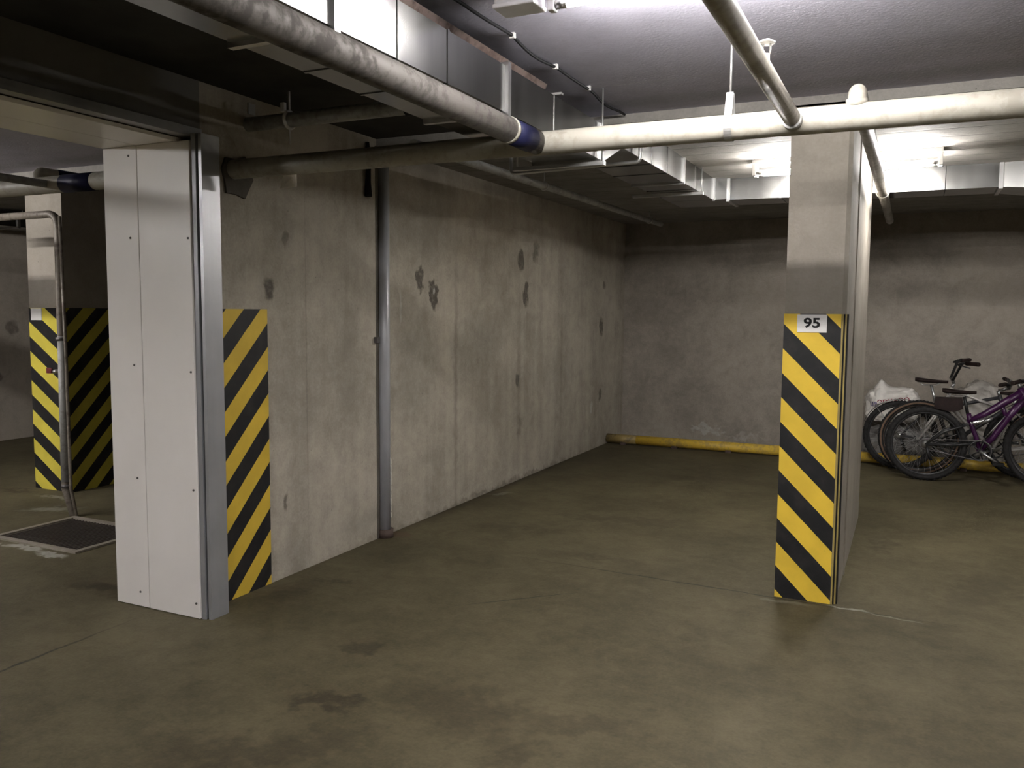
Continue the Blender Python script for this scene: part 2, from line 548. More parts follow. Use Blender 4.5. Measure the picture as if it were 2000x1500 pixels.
M['bag_white'] = bag_mat('white bag film', (0.72, 0.69, 0.65))
M['bag_grey'] = bag_mat('grey bag film', (0.20, 0.195, 0.19))
M['bag_pale'] = bag_mat('pale bag film', (0.40, 0.375, 0.34))
M['ink_blue'] = plain('blue ink', (0.035, 0.020, 0.16), .5)
M['ink_red'] = plain('red ink', (0.26, 0.03, 0.05), .5)

# ================================================================== STRUCTURE
XL, XR, YN = -9.25, 9.0, -7.5
GX0, GX1, GY0, GY1 = -5.36, -4.60, 3.46, 4.02         # grate opening
xs, ys = [XL, GX0, GX1, XR], [YN, GY0, GY1, YF]
fl = MB()
for i in range(3):
    for j in range(3):
        if (i, j) == (1, 1):
            continue
        fl.add([(xs[i], ys[j], 0), (xs[i + 1], ys[j], 0), (xs[i + 1], ys[j + 1], 0), (xs[i], ys[j + 1], 0)], [(0, 1, 2, 3)])
floor = struct(fl.build('floor', M['floor']), 'stained bare concrete floor of the underground garage')
bpy.context.view_layer.update()

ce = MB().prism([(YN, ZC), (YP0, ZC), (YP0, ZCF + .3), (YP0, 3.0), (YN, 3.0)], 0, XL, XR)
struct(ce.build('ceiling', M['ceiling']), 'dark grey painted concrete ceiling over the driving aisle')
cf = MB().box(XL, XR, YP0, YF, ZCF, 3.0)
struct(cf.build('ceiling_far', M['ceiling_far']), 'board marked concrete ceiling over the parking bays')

struct(MB().box(XW, -1.80, YN, YP0, ZC - .006, ZC + .01).build('ceiling_left', M['black_strip']), 'black ceiling strip between the gate lintel and the duct')  # near-black slab laid on to darken this part of the ceiling
wl = MB().prism([(YJ, 0), (YF, 0), (YF, ZCF), (YP0, ZCF), (YP0, ZC), (YN, ZC), (YN, 0), (-3.2, 0), (-3.2, 2.31), (YJ, 2.31)], 0, XWB, XW)
wall_left = struct(wl.build('wall_left', M['wall']), 'blotchy grey concrete wall beside the parking bay')
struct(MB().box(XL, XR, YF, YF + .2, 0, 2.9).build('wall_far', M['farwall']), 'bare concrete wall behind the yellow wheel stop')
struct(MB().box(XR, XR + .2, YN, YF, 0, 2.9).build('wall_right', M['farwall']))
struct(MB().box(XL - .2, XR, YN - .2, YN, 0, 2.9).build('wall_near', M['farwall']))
struct(MB().box(XL - .2, XL, YN, YF, 0, 2.9).build('wall_outer_left', M['sidewall']), 'grey concrete wall at the back of the space beyond the gate')
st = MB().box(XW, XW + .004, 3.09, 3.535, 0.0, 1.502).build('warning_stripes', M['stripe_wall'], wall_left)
st['label'] = 'black and yellow diagonal stripes painted on the wall edge'
# mortar collar round the main pipe and chips in the wall
bm_ = MB()
pts = []
for k in range(11):
    a = 2 * PI * k / 11
    rr = random.uniform(.10, .17)
    pts.append((3.33 + rr * math.cos(a) * .9, 2.165 + rr * math.sin(a) * .85))
bm_.prism(pts, 0, XW - .01, XW + .012)
bm_.build('mortar_patch', M['mortar'], wall_left)['label'] = 'dark rough mortar patch round the pipe'

# ---------------------------------------------------------------- pillars
def pillar(name, x0, x1, y0, y1, label):
    root = empty(name, ((x0 + x1) / 2, (y0 + y1) / 2, 0), label, 'pillar')
    return root


def local(mb, name, mat, root, label=None):
    """build in world coordinates, keep world-space texture coordinates, parent to root"""
    o = mb.build(name, mat, root)
    o.matrix_parent_inverse = Matrix.Translation(-Vector(root.location))
    if label:
        o['label'] = label
    return o


pr = pillar('concrete_pillar', XP0, XP1, YP0, YP1, 'tall concrete pillar bearing the number 95 between the two bays')
m = MB()
pts, pts2 = [], []
prof = [(XP0, YP0), (XP1 - .02, YP0), (XP1, YP0 + .02), (XP1 + .004, 5.6), (XP1, YP1), (XP0, YP1)]
m.prism([(p[0], p[1]) for p in prof], 2, 0, ZCF + .01)
local(m, 'shaft', M['pillar'], pr)
m = MB().box(XP1 - .004, XP1 + .008, 5.12, 5.17, 0, ZCF)
local(m, 'form_joint', M['pillar'], pr)
m = MB().box(XP0 - .003, XP1 - .022, YP0 - .006, YP0, .0, 1.5)
local(m, 'warning_stripes', M['stripe_pillar'], pr, 'black and yellow diagonal stripes')
for k, (a, b, mt) in enumerate(((0, .010, 'guard_yellow'), (.010, .020, 'black_rubber'), (.020, .031, 'guard_yellow'), (.031, .039, 'black_rubber'))):
    # thin strips wrapping the right corner
    x = XP1 - .020 + k * .0075
    y = YP0 + k * .006
    m = MB().box(x, x + .008, y - .004, y + .03, .0, 1.5)
    local(m, 'corner_strip', M[mt], pr)
m = MB().box(-.539, -.394, YP0 - .011, YP0 - .006, 1.405, 1.497, .002)
plate = local(m, 'number_plate', M['plate'], pr, 'white plate with black number 95')
me = text_mesh('95', .074, .0008, .0022)
me.transform(Matrix.Translation((-.466, YP0 - .0122, 1.452)) @ Matrix.Rotation(PI / 2, 4, 'X') @ Matrix.Diagonal((1.12, .92, 1, 1)))
me.materials.clear()
me.materials.append(M['print_black'])
o = bpy.data.objects.new('number', me)
COL.objects.link(o)
o.parent = plate

LX0, LX1, LY0, LY1 = -6.577, -6.144, 4.60, 6.70
pl = pillar('concrete_pillar', LX0, LX1, LY0, LY1, 'concrete pillar with chevron stripes behind the floor grate beyond the gate')
local(MB().box(LX0, LX1, LY0, LY1, 0, ZCF + .01), 'shaft', M['pillar'], pl)
local(MB().box(LX0 - .003, LX1 + .003, LY0 - .005, LY0, 0, 1.5), 'front_stripes', M['stripe_left_front'], pl)
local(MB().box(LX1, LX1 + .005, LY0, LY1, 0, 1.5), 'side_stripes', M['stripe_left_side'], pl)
local(MB().box(LX0 + .03, LX0 + .16, LY0 - .010, LY0 - .005, 1.40, 1.495), 'number_plate', M['plate'], pl)

# ---------------------------------------------------------------- gate jamb
gj = empty('gate_frame', (-3.34, 2.96, 0), 'white sheet clad gate jamb with grey guide rail at the wall end', 'gate frame')
ZS = 2.29
p1 = local(MB().box(-3.628, -3.4005, 2.953, 2.972, .004, ZS - .012, .002), 'jamb_panel', M['panel'], gj)
p2 = local(MB().box(-3.3965, -3.060, 2.953, 2.972, -.0 + .003, ZS - .012, .002), 'jamb_panel', M['panel'], gj)
local(MB().box(-3.401, -3.396, 2.962, 2.974, 0, ZS), 'seam', M['dark_gap'], gj)
local(MB().box(-3.628, -3.4005, -3.2, 2.972, ZS - .011, ZS + .008, .002), 'soffit_panel', M['panel'], gj)
local(MB().box(-3.3965, -3.14, -3.2, 2.972, ZS - .011, ZS + .008, .002), 'soffit_panel', M['panel'], gj)
for (x, z) in ((-3.456, 1.842), (-3.455, 1.223), (-3.457, .659), (-3.46, .078), (-3.453, 2.233)):
    local(MB().lathe([(.0001, -.004), (.0045, -.004), (.006, 0), (.006, .003)], (x, 2.953, z), (0, 1, 0), 10), 'screw', M['screw'], gj)
for (x, z) in ((-3.078, 1.830), (-3.080, 1.202), (-3.082, .634), (-3.082, .077)):
    local(MB().lathe([(.0001, -.004), (.0045, -.004), (.006, 0), (.006, .003)], (x, 2.953, z), (0, 1, 0), 10), 'screw', M['screw'], gj)
gr = MB().prism([(-3.13, 3.055), (-3.13, 3.085), (-3.003, 3.085), (-3.003, 2.972), (-3.022, 2.972), (-3.026, 2.976), (-3.026, 3.02), (-3.034, 3.02), (-3.034, 2.966), (-3.057, 2.962), (-3.057, 3.055)], 2, 0, 2.31)
local(gr, 'guide_rail', M['rail'], gj, 'grey metal guide rail with a dark slot')
local(MB().box(-3.036, -3.0255, 2.99, 3.03, 0, 2.3), 'slot', M['dark_gap'], gj)
local(MB().box(-3.129, -3.122, -3.2, 3.085, 2.345, ZC - .008), 'header_sheet', M['header'], gj, 'dark grey sheet over the lintel')  # dark sheet laid over the lintel face to darken it
tr = MB().prism([(-3.128, 2.300), (-3.06, 2.300), (-3.06, 2.318), (-3.075, 2.318), (-3.075, 2.345), (-3.082, 2.345), (-3.082, 2.31), (-3.128, 2.31)], 1, -3.2, 3.05)
local(tr, 'top_track', M['rail'], gj, 'grey metal track along the lintel')

# ---------------------------------------------------------------- ventilation duct
XD0, XD1 = -1.79, -1.44
duct = empty('ventilation_duct', (-1.6, 4.0, 2.25), 'galvanised rectangular ventilation duct turning along the far bays', 'duct')
ZN0, ZN1, ZF0, ZF1 = 2.257, 2.43, 2.375, 2.538


def dpart(mb, name, mat='galv', label=None):
    return local(mb, name, M[mat], duct, label)


def flange_y(y, z0, z1, w_=.012, e=.014):
    """a flange frame round the duct across its length (duct running along y)"""
    f = MB()
    f.box(XD1, XD1 + e, y - w_, y + w_, z0 - e, z1 + e)
    f.box(XD0 - e, XD0, y - w_, y + w_, z0 - e, z1 + e)
    f.box(XD0, XD1, y - w_, y + w_, z0 - e, z0)
    f.box(XD0, XD1, y - w_, y + w_, z1, z1 + e)
    dpart(f, 'flange', 'galv_bright')


ny = [-5.2, -3.95, -2.7, -1.45, -.2, .85, 1.905, 2.973, 4.05]
for a, b in zip(ny[:-1], ny[1:]):
    dpart(MB().box(XD0, XD1, a + .002, b - .002, ZN0, ZN1), 'duct_section')
for y in ny[4:-1]:
    flange_y(y, ZN0, ZN1)
for y in (1.40, 2.22, 2.524, 3.45):
    dpart(MB().box(XD0 - .003, XD1 + .003, y - .006, y + .006, ZN0 - .003, ZN1 + .003), 'stiffening_rib')
# section stepping up to the far run
v = [(XD0, 4.05, ZN0), (XD1, 4.05, ZN0), (XD1, 4.05, ZN1), (XD0, 4.05, ZN1), (XD0, 4.47, ZF0), (XD1, 4.47, ZF0), (XD1, 4.47, ZF1 - .012), (XD0, 4.47, ZF1 - .012)]
v = [(XD0, 4.05, ZN0), (XD1, 4.05, ZN0), (XD1, 4.05, ZN1), (XD0, 4.05, ZN1),
     (XD0, 4.10, ZN0), (XD1, 4.10, ZN0), (XD1, 4.18, ZN1), (XD0, 4.18, ZN1),
     (XD0, 4.40, ZF0), (XD1, 4.40, ZF0), (XD1, 4.55, ZF1), (XD0, 4.55, ZF1),
     (XD0, 4.60, ZF0), (XD1, 4.60, ZF0), (XD1, 4.60, ZF1), (XD0, 4.60, ZF1)]
fc = [(0, 1, 2, 3), (12, 13, 14, 15)]
for k in (0, 4, 8):
    for i in range(4):
        j = (i + 1) % 4
        fc.append((k + i, k + j, k + 4 + j, k + 4 + i))
dpart(MB().add(v, fc), 'offset_section')
flange_y(4.04, ZN0, ZN1)
fy = [4.60, 5.71, 6.45]
dpart(MB().box(XD0, XD1, 4.602, 5.708, ZF0, ZF1), 'duct_section')
dpart(MB().box(XD0, XD1, 5.712, 6.66, ZF0, ZF1), 'duct_section')
for y in (5.71,):
    f = MB()
    f.box(XD1, XD1 + .012, y - .010, y + .010, ZF0 - .012, ZF1)
    f.box(XD0 - .012, XD0, y - .010, y + .010, ZF0 - .012, ZF1)
    f.box(XD0, XD1, y - .010, y + .010, ZF0 - .012, ZF0)
    dpart(f, 'flange', 'galv_bright')
for y in (4.95, 5.3, 6.05):
    dpart(MB().box(XD0 - .003, XD1 + .003, y - .005, y + .005, ZF0 - .003, ZF1), 'stiffening_rib')
YD0, YD1 = 6.72, 7.07
dpart(MB().box(XD0, XD1 + .10, 6.664, YD1, ZF0, ZF1), 'corner_section')
for (xa, xb) in ((XD1 + .104, .16), (.164, .498)):
    dpart(MB().box(xa, xb, YD0, YD1, ZF0, ZF1), 'duct_section')
for x in (XD1 + .102, .50):
    f = MB()
    f.box(x - .012, x + .012, YD0 - .014, YD0, ZF0 - .012, ZF1)
    f.box(x - .012, x + .012, YD1, YD1 + .012, ZF0 - .012, ZF1)
    f.box(x - .012, x + .012, YD0, YD1, ZF0 - .012, ZF0)
    dpart(f, 'flange', 'galv_bright')
f = MB().box(XD1 - .004, XD1 + .012, 6.645, 6.665, ZF0 - .010, ZF1)
dpart(f, 'flange', 'galv_bright')
for x in (-.95, -.45):
    dpart(MB().box(x - .005, x + .005, YD0 - .003, YD1 + .003, ZF0 - .003, ZF1), 'stiffening_rib')
v = [(.502, YD0, ZF0), (.502, YD1, ZF0), (.502, YD1, ZF1), (.502, YD0, ZF1), (.95, YD0 - .10, ZF0 - .05), (.95, YD1 + .1, ZF0 - .05), (.95, YD1 + .1, ZF1), (.95, YD0 - .10, ZF1)]
dpart(MB().add(v, [(0, 1, 2, 3), (7, 6, 5, 4), (0, 4, 5, 1), (1, 5, 6, 2), (2, 6, 7, 3), (3, 7, 4, 0)]), 'reducer')
dpart(MB().box(.954, 4.5, YD0 - .10, YD1 + .10, ZF0 - .05, ZF1), 'duct_section')
# trapeze hangers
h = MB().tube(rounded([(-1.41, 4.62, ZCF), (-1.41, 4.62, 2.335), (-2.25, 4.72, 2.335), (-2.25, 4.72, ZCF)], .03), .011, 8)
dpart(h, 'hanger', 'steel')
h = MB().box(-1.90, -1.405, 4.00, 4.03, 2.222, 2.240)
h.tube([(-1.42, 4.015, 2.225), (-1.42, 4.015, ZC)], .005, 6)
h.tube([(-1.88, 4.015, 2.225), (-1.88, 4.015, ZC)], .005, 6)
dpart(h, 'hanger', 'steel')
h = MB().box(-1.93, -1.405, 6.15, 6.18, ZF0 - .025, ZF0 - .004)
h.tube([(-1.42, 6.165, ZF0 - .02), (-1.42, 6.165, ZCF)], .004, 6)
dpart(h, 'hanger', 'steel')

# cable tray lying on top of the near duct
ct = empty('cable_tray', (-1.63, 1.0, 2.44), 'dark tray of cables lying along the top of the near duct', 'cable tray')
local(MB().prism([(-1.76, 2.446), (-1.53, 2.446), (-1.505, 2.50), (-1.515, 2.503), (-1.54, 2.455), (-1.75, 2.455)], 1, -5.2, 3.52), 'tray', M['rust'], ct)
local(MB().box(-1.78, -1.765, -5.2, 3.52, 2.446, 2.585), 'light_block_sheet', M['rust'], ct)  # unseen sheet added to block lamp light passing over the duct
for k in range(5):
    x, z = -1.735 + k * .045, 2.485 + .022 * (k % 2)
    local(MB().tube([(x + .006 * math.sin(q * 1.9 + k), -5.2 + q * .436, z + .008 * math.sin(q * 1.3 + 2 * k)) for q in range(21)], .028 + .005 * (k % 3), 8), 'cable_bundle', M['cable'], ct)
local(MB().box(-1.56, -1.43, 3.50, 3.525, 2.446, 2.456), 'end_bracket', M['steel'], ct)

# ---------------------------------------------------------------- sprinkler pipework
YM, ZM, RM = 3.30, 2.200, .048
spr = empty('sprinkler_pipework', (-.4, YM, ZM), 'cream sprinkler main crossing under the ceiling with its branch pipes', 'pipework')


def spart(mb, name, mat='pipe', label=None):
    return local(mb, name, M[mat], spr, label)


spart(MB().tube([(-8.6, YM, ZM), (-5, YM, ZM), (-3.2, YM, ZM), (-2, YM, ZM), (-1, YM, ZM), (0, YM, ZM), (1, YM, ZM), (3, YM, ZM), (5.5, YM, ZM)], RM, 28), 'main_pipe', 'pipe', 'thick cream main pipe across the view')
XA = -1.447
spart(MB().tube([(XA, -4.5, ZM), (XA, 1, ZM), (XA, 2, ZM), (XA, YM - .02, ZM)], RM, 28), 'feed_pipe', 'pipe_dirty', 'dusty thick pipe running toward the viewer')
spart(MB().tube([(XA, 3.02, ZM), (XA, 3.20, ZM)], RM + .0025, 28), 'blue_band', 'blue', 'dark blue tape band')
spart(MB().tube([(XA, 2.995, ZM), (XA, 3.015, ZM)], RM + .004, 28), 'weld_ring', 'pipe')
XB = -.425
spart(MB().tube([(XB, -4.5, ZM), (XB, 1, ZM), (XB, 2, ZM), (XB, YM - .03, ZM)], .030, 24), 'branch_pipe', 'pipe', 'thin cream branch toward the viewer')
spart(MB().tube([(XB, 3.215, ZM - .004), (XB, 3.262, ZM - .004)], .035, 20), 'branch_collar', 'pipe_grey')
# upright sprinkler on that branch
hd = MB().tube([(XB, 2.63, ZM + .02), (XB, 2.63, ZM + .062)], .010, 10)
hd.tube([(XB - .010, 2.63, ZM + .06), (XB - .011, 2.63, ZM + .092)], .003, 6)
hd.tube([(XB + .010, 2.63, ZM + .06), (XB + .011, 2.63, ZM + .092)], .003, 6)
hd.lathe([(.0001, .090), (.024, .090), (.026, .094), (.012, .102), (.0001, .104)], (XB, 2.63, ZM), (0, 0, 1), 14)
spart(hd, 'sprinkler_head', 'plastic', 'white upright sprinkler head')
XE = -.215
spart(MB().tube(rounded([(XE, YM + .0, ZM), (XE, YM, 2.292), (XE, 7.9, 2.292)], .045, 8), .031, 22), 'far_branch_pipe', 'pipe', 'branch rising from the main and running to the far wall')
spart(MB().tube([(XE, YM, ZM + .035), (XE, YM, ZM + .06)], .037, 20), 'branch_collar', 'pipe')
hb = MB()
ring = [(XE + .038 * math.cos(a), 6.06, 2.292 + .038 * math.sin(a)) for a in [2 * PI * k / 20 for k in range(20)]]
hb.tube(ring, .004, 6, closed=True)
hb.tube([(XE, 6.06, 2.33), (XE, 6.06, ZCF)], .004, 6)
spart(hb, 'hanger', 'steel')
# main hanger with its rod
XH = -.66
hh = MB().tube([(XH, YM, 2.31), (XH, YM, ZC)], .0045, 8)
spart(hh, 'hanger_rod', 'steel', 'thin bright hanger rod')
hc = MB()
ring = [(XH, YM + (RM + .003) * math.cos(a), ZM + (RM + .003) * math.sin(a)) for a in [math.radians(140 + 260 * k / 20) for k in range(21)]]
for a, b in zip(ring[:-1], ring[1:]):
    hc.add([(XH - .014, a[1], a[2]), (XH + .014, a[1], a[2]), (XH + .014, b[1], b[2]), (XH - .014, b[1], b[2])], [(0, 1, 2, 3)])
for e in (ring[0], ring[-1]):
    hc.prism([(e[1] - .0015, e[2]), (e[1] + .0015, e[2]), (YM + (.0075 if e[1] > YM else -.0045), 2.325), (YM + (.0045 if e[1] > YM else -.0075), 2.325)], 0, XH - .014, XH + .014)
hc.box(XH - .012, XH + .012, YM - .010, YM + .010, 2.318, 2.328)
spart(hc, 'hanger_clamp', 'steel', 'pear shaped pipe clamp')
# in the space beyond the gate
spart(MB().tube([(-4.37, YM, ZM), (-4.12, YM, ZM)], RM + .0025, 28), 'blue_band', 'blue', 'dark blue tape band')
spart(MB().tube([(-4.475, YM - .03, ZM), (-4.475, 0.5, ZM)], .022, 16), 'branch_pipe', 'pipe_grey', 'small dark branch beyond the gate')
spart(MB().tube(rounded([(-4.60, YM, ZM), (-4.60, YM, 2.285), (-4.60, 4.4, 2.285)], .04, 8), .026, 18), 'branch_pipe', 'pipe')
spart(MB().tube([(-4.60, 3.42, 2.285), (-4.60, 3.60, 2.285)], .0285, 18), 'blue_band', 'blue')

# ---------------------------------------------------------------- other pipes
up_ = empty('hanging_pipe', (-2.6, 3.42, 2.43), 'dim horizontal pipe hung high above the sprinkler main by the wall', 'pipe')
YU, ZU = 3.42, 2.445
local(MB().tube([(XW - .2, YU, ZU), (-2.6, YU, ZU), (-2.10, YU, ZU)], .036, 20), 'pipe', M['pipe_grey'], up_)
local(MB().tube([(-2.17, YU, ZU), (-2.06, YU, ZU)], .044, 20), 'end_coupling', M['black_rubber'], up_)
cl = MB()
ring = [(-2.86 , YU + .041 * math.cos(a), ZU + .041 * math.sin(a)) for a in [2 * PI * k / 20 for k in range(20)]]
cl.tube(ring, .009, 8, closed=True)
cl.tube([(-2.86, YU, ZU + .04), (-2.86, YU, ZC)], .005, 8)
cl.box(-2.872, -2.848, YU - .055, YU - .035, ZU + .03, ZU + .075, .003)
cl.tube([(-2.86, YU, ZU - .04), (-2.86, YU, ZU - .12)], .004, 8)
local(cl, 'clamp', M['plastic'], up_, 'pale loop clamp on the pipe')
wp_ = empty('ceiling_pipe', (-2.45, 6.7, 2.43), 'long slim dark pipe under the ceiling parallel to the left wall', 'pipe')
local(MB().tube([(-2.5, 4.0, 2.405), (-2.5, 6, 2.425), (-2.5, 9.0, 2.45)], .027, 16), 'pipe', M['pipe_grey'], wp_)
for y, z in ((5.81, 2.424), (8.55, 2.446)):
    c_ = MB()
    ring = [(-2.5 + .031 * math.cos(a), y, z + .031 * math.sin(a)) for a in [2 * PI * k / 16 for k in range(16)]]
    c_.tube(ring, .005, 6, closed=True)
    c_.tube([(-2.5, y, z + .03), (-2.5, y, ZCF)], .004, 6)
    local(c_, 'hanger', M['galv_bright'], wp_)

# wall riser by the bay wall
wr = empty('wall_riser', (XW + .03, 4.62, 0), 'grey vertical drain pipe set in a joint of the left wall', 'pipe')
local(MB().tube([(XW + .012, 4.625, .05), (XW + .012, 4.625, 1.2), (XW + .012, 4.625, ZCF)], .040, 20), 'pipe', M['riser'], wr)
local(MB().box(XW - .01, XW + .003, 4.555, 4.60, 0, ZCF), 'joint_shadow_strip', M['mortar'], wr)  # dark strip paints in the shadow line along the wall seam
local(MB().tube([(XW + .02, 4.625, .0), (XW + .02, 4.625, .055)], .052, 16), 'foot_collar', M['rust'], wr)
fb = MB()
for k in range(9):
    z = .14 + .045 * k
    bmx = bmesh.new()
    bmesh.ops.create_icosphere(bmx, subdivisions=1, radius=.016 + .008 * random.random())
    for q in bmx.verts:
        q.co = Vector((q.co.x * .6 + XW + .03, q.co.y * .6 + 4.668, q.co.z * 1.8 + z))
    bmx.verts.index_update()
    fb.add([q.co for q in bmx.verts], [[q.index for q in k2.verts] for k2 in bmx.faces], True)
    bmx.free()
local(fb, 'sealing_foam', M['white_foam'], wr, 'bead of white sealing foam')
bx = MB().box(XW, XW + .03, 4.53, 4.56, 1.29, 1.33, .004)
local(bx, 'fixing_clip', M['screw'], wr)

# small things on the wall
o = MB().box(XW - .001, XW + .006, 3.42, 3.47, 2.50, 2.555).build('wall_bracket', M['steel'])
tag(o, 'small pale square metal bracket high on the dark wall', 'bracket')
o = MB().add([(-2.80, 3.30, 2.156), (-2.725, 3.30, 2.156), (-2.742, 3.32, 2.098), (-2.825, 3.30, 2.090), (-2.80, 3.304, 2.156), (-2.725, 3.304, 2.156), (-2.742, 3.324, 2.098), (-2.825, 3.304, 2.090)],
             [(0, 1, 2, 3), (7, 6, 5, 4), (0, 4, 5, 1), (1, 5, 6, 2), (2, 6, 7, 3), (3, 7, 4, 0)]).build('paper_tag', M['paper'])
tag(o, 'crooked pale tag hanging under the sprinkler main near the wall', 'tag')
o = MB().tube([(XW + .02, 4.445, 2.54), (XW + .03, 4.44, 2.40), (XW + .02, 4.45, 2.30), (XW + .025, 4.445, 2.21)], .018, 8, rads=[.012, .016, .018, .024]).build('cable_end', M['foam'])
tag(o, 'black cable end dangling on the wall beside the riser', 'cable')

# ceiling cable with clips
cc = empty('ceiling_cable', (-1.47, 3.4, ZC), 'black cable clipped along the ceiling above the near duct', 'cable')
path = []
for k in range(40):
    y = 1.4 + k * .08
    path.append((-1.475 + .012 * math.sin(y * 7) - max(0, 3.0 - y) * .01, y, ZC - .010 - .012 * abs(math.sin((y - 3.086) * PI / .46))))
local(MB().tube(path, .0065, 8), 'cable', M['cable'], cc)
for y in (2.62, 3.086, 3.545, 3.94):
    x = min(path, key=lambda p: abs(p[1] - y))[0]
    local(MB().box(x - .012, x + .012, y - .008, y + .008, ZC - .022, ZC, .003), 'clip', M['plastic'], cc)
o = MB().box(-1.31, -1.165, 2.60, 2.70, ZC - .075, ZC, .006)
jb = empty('junction_box', (-1.24, 2.65, ZC - .04), 'white plastic junction box on the ceiling at the lamp end', 'junction box')
local(o, 'body', M['plastic'], jb)
local(MB().box(-1.314, -1.161, 2.596, 2.704, ZC - .085, ZC - .070, .004), 'lid', M['plastic'], jb)

# ---------------------------------------------------------------- tube lamps
def lamp_proto(tubes, h=.60):
    root = empty('tube_lamp')
    wd = .022 if len(tubes) == 1 else .06
    MB().box(-h, h, -wd, wd, -.030, 0, .003).build('batten', M['plastic'], root)
    for y in tubes:
        t_ = MB().tube([(-h + .025, y, -.085), (h - .025, y, -.085)], .014, 16).build('glass_tube', M['lamp_tube' if h > .3 else 'lamp_tube_far'], root)
        for s in (-1, 1):
            MB().box(min(s * h, s * (h - .025)), max(s * h, s * (h - .025)), y - .018, y + .018, -.106, -.025, .004).build('end_holder', M['plastic'], root)
            MB().tube([(s * (h - .065), y, -.085), (s * (h - .024), y, -.085)], .0155, 16).build('end_cap', M['alloy'], t_)
    return root


def copy_tree(o, parent=None):
    c = o.copy()
    COL.objects.link(c)
    c.parent = parent
    for ch in list(o.children):
        copy_tree(ch, c)
    return c


lamps = [((-.53, 2.65, ZC), 1, 'bright fluorescent tube lamp on the near ceiling beside the junction box'),
         ((-.825, 6.03, ZCF), 3, 'short bright twin tube lamp on the far ceiling left of the pillar'),
         ((-.085, 6.03, ZCF), 3, 'short bright twin tube lamp on the far ceiling right of the pillar'),
         ((-.53, -.73, ZC), 1, 'fluorescent tube lamp on the ceiling behind the viewer'),
         ((-.53, -4.1, ZC), 1, 'unseen tube lamp added on the ceiling far behind the viewer'),  # out of view, added to brighten the faces turned toward the viewer
         ((4.4, 2.65, ZC), 1, 'fluorescent tube lamp on the near ceiling to the right of view'),
         ((3.3, 6.03, ZCF), 1, 'fluorescent tube lamp on the far ceiling to the right of view'),
         ((3.6, -.73, ZC), 1, 'fluorescent tube lamp on the ceiling behind and right of viewer'),
         ((-6.9, 2.65, ZC), 1, 'fluorescent tube lamp on the ceiling beyond the gate'),
         ((-6.2, -.73, ZC), 2, 'unseen twin tube lamp added on the ceiling beyond the gate further back')]  # out of view, added to brighten the jamb panels
proto = {}
for p, n_t, lab in lamps:
    if n_t not in proto:
        r_ = proto[n_t] = lamp_proto((0,) if n_t == 1 else (-.04, .04), .21 if n_t == 3 else .60)
    else:
        r_ = copy_tree(proto[n_t])
    r_.location = p
    tag(r_, lab, 'lamp', 'ceiling tube lamps')

# ---------------------------------------------------------------- wheel stop bars
def stop_bar(x0, x1, label, worn):
    root = empty('wheel_stop', ((x0 + x1) / 2, 9.17, 0), label, 'wheel stop', 'yellow wheel stop bars')
    z = .062
    local(MB().tube([(x0 + (.35 if worn else 0), 9.17, z), (x1 - (.25 if worn else 0), 9.17, z)], .052, 20), 'bar', M['yellow_bar'], root)
    if worn:
        local(MB().tube([(x0, 9.17, z), (x0 + .35, 9.17, z)], .0515, 20), 'worn_end', M['worn_bar'], root)
        local(MB().tube([(x1 - .25, 9.17, z), (x1, 9.17, z)], .0515, 20), 'worn_end', M['worn_bar'], root)
    n = 4
    for k in range(n):
        x = x0 + .2 + (x1 - x0 - .4) * k / (n - 1)
        local(MB().box(x - .03, x + .03, 9.125, 9.215, 0, .03), 'foot', M['rust'], root)
    return root


stop_bar(XW + .01, -.95, 'yellow pipe wheel stop in the empty bay against the far wall', True)
stop_bar(-.80, 2.9, 'yellow pipe wheel stop behind the parked bicycles', False)

# ---------------------------------------------------------------- floor grate and pump riser
g = empty('drain_grate', ((GX0 + GX1) / 2, (GY0 + GY1) / 2, 0), 'dark steel bar grate in a frame set in the floor beyond the gate', 'grate')
f = MB()
f.box(GX0 - .03, GX0 + .012, GY0 - .03, GY1 + .03, -.03, .012)
f.box(GX1 - .012, GX1 + .03, GY0 - .03, GY1 + .03, -.03, .012)
f.box(GX0 + .012, GX1 - .012, GY0 - .03, GY0 + .012, -.03, .012)
f.box(GX0 + .012, GX1 - .012, GY1 - .012, GY1 + .03, -.03, .012)
local(f, 'frame', M['grate_frame'], g)
nb = 24
bar = None
for k in range(nb):
    x = GX0 + .03 + (GX1 - GX0 - .06) * k / (nb - 1)
    if bar is None:
        bar = MB().box(-.004, .004, GY0 + .013, GY1 - .013, -.028, .004).build('grate_bar', M['grate'], g, (x - g.location.x, -g.location.y, 0))
    else:
        b2 = bar.copy()
        COL.objects.link(b2)
        b2.location = (x - g.location.x, -g.location.y, 0)
for y in (3.6, 3.74, 3.88):
    local(MB().box(GX0 + .013, GX1 - .013, y - .003, y + .003, -.026, -.004), 'cross_bar', M['grate'], g)
pit = MB().box(GX0, GX1, GY0, GY1, -.5, -.45)
pit.box(GX0 - .02, GX0, GY0, GY1, -.5, -.031).box(GX1, GX1 + .02, GY0, GY1, -.5, -.031).box(GX0, GX1, GY0 - .02, GY0, -.5, -.031).box(GX0, GX1, GY1, GY1 + .02, -.5, -.031)
local(pit, 'pit', M['pit'], g)

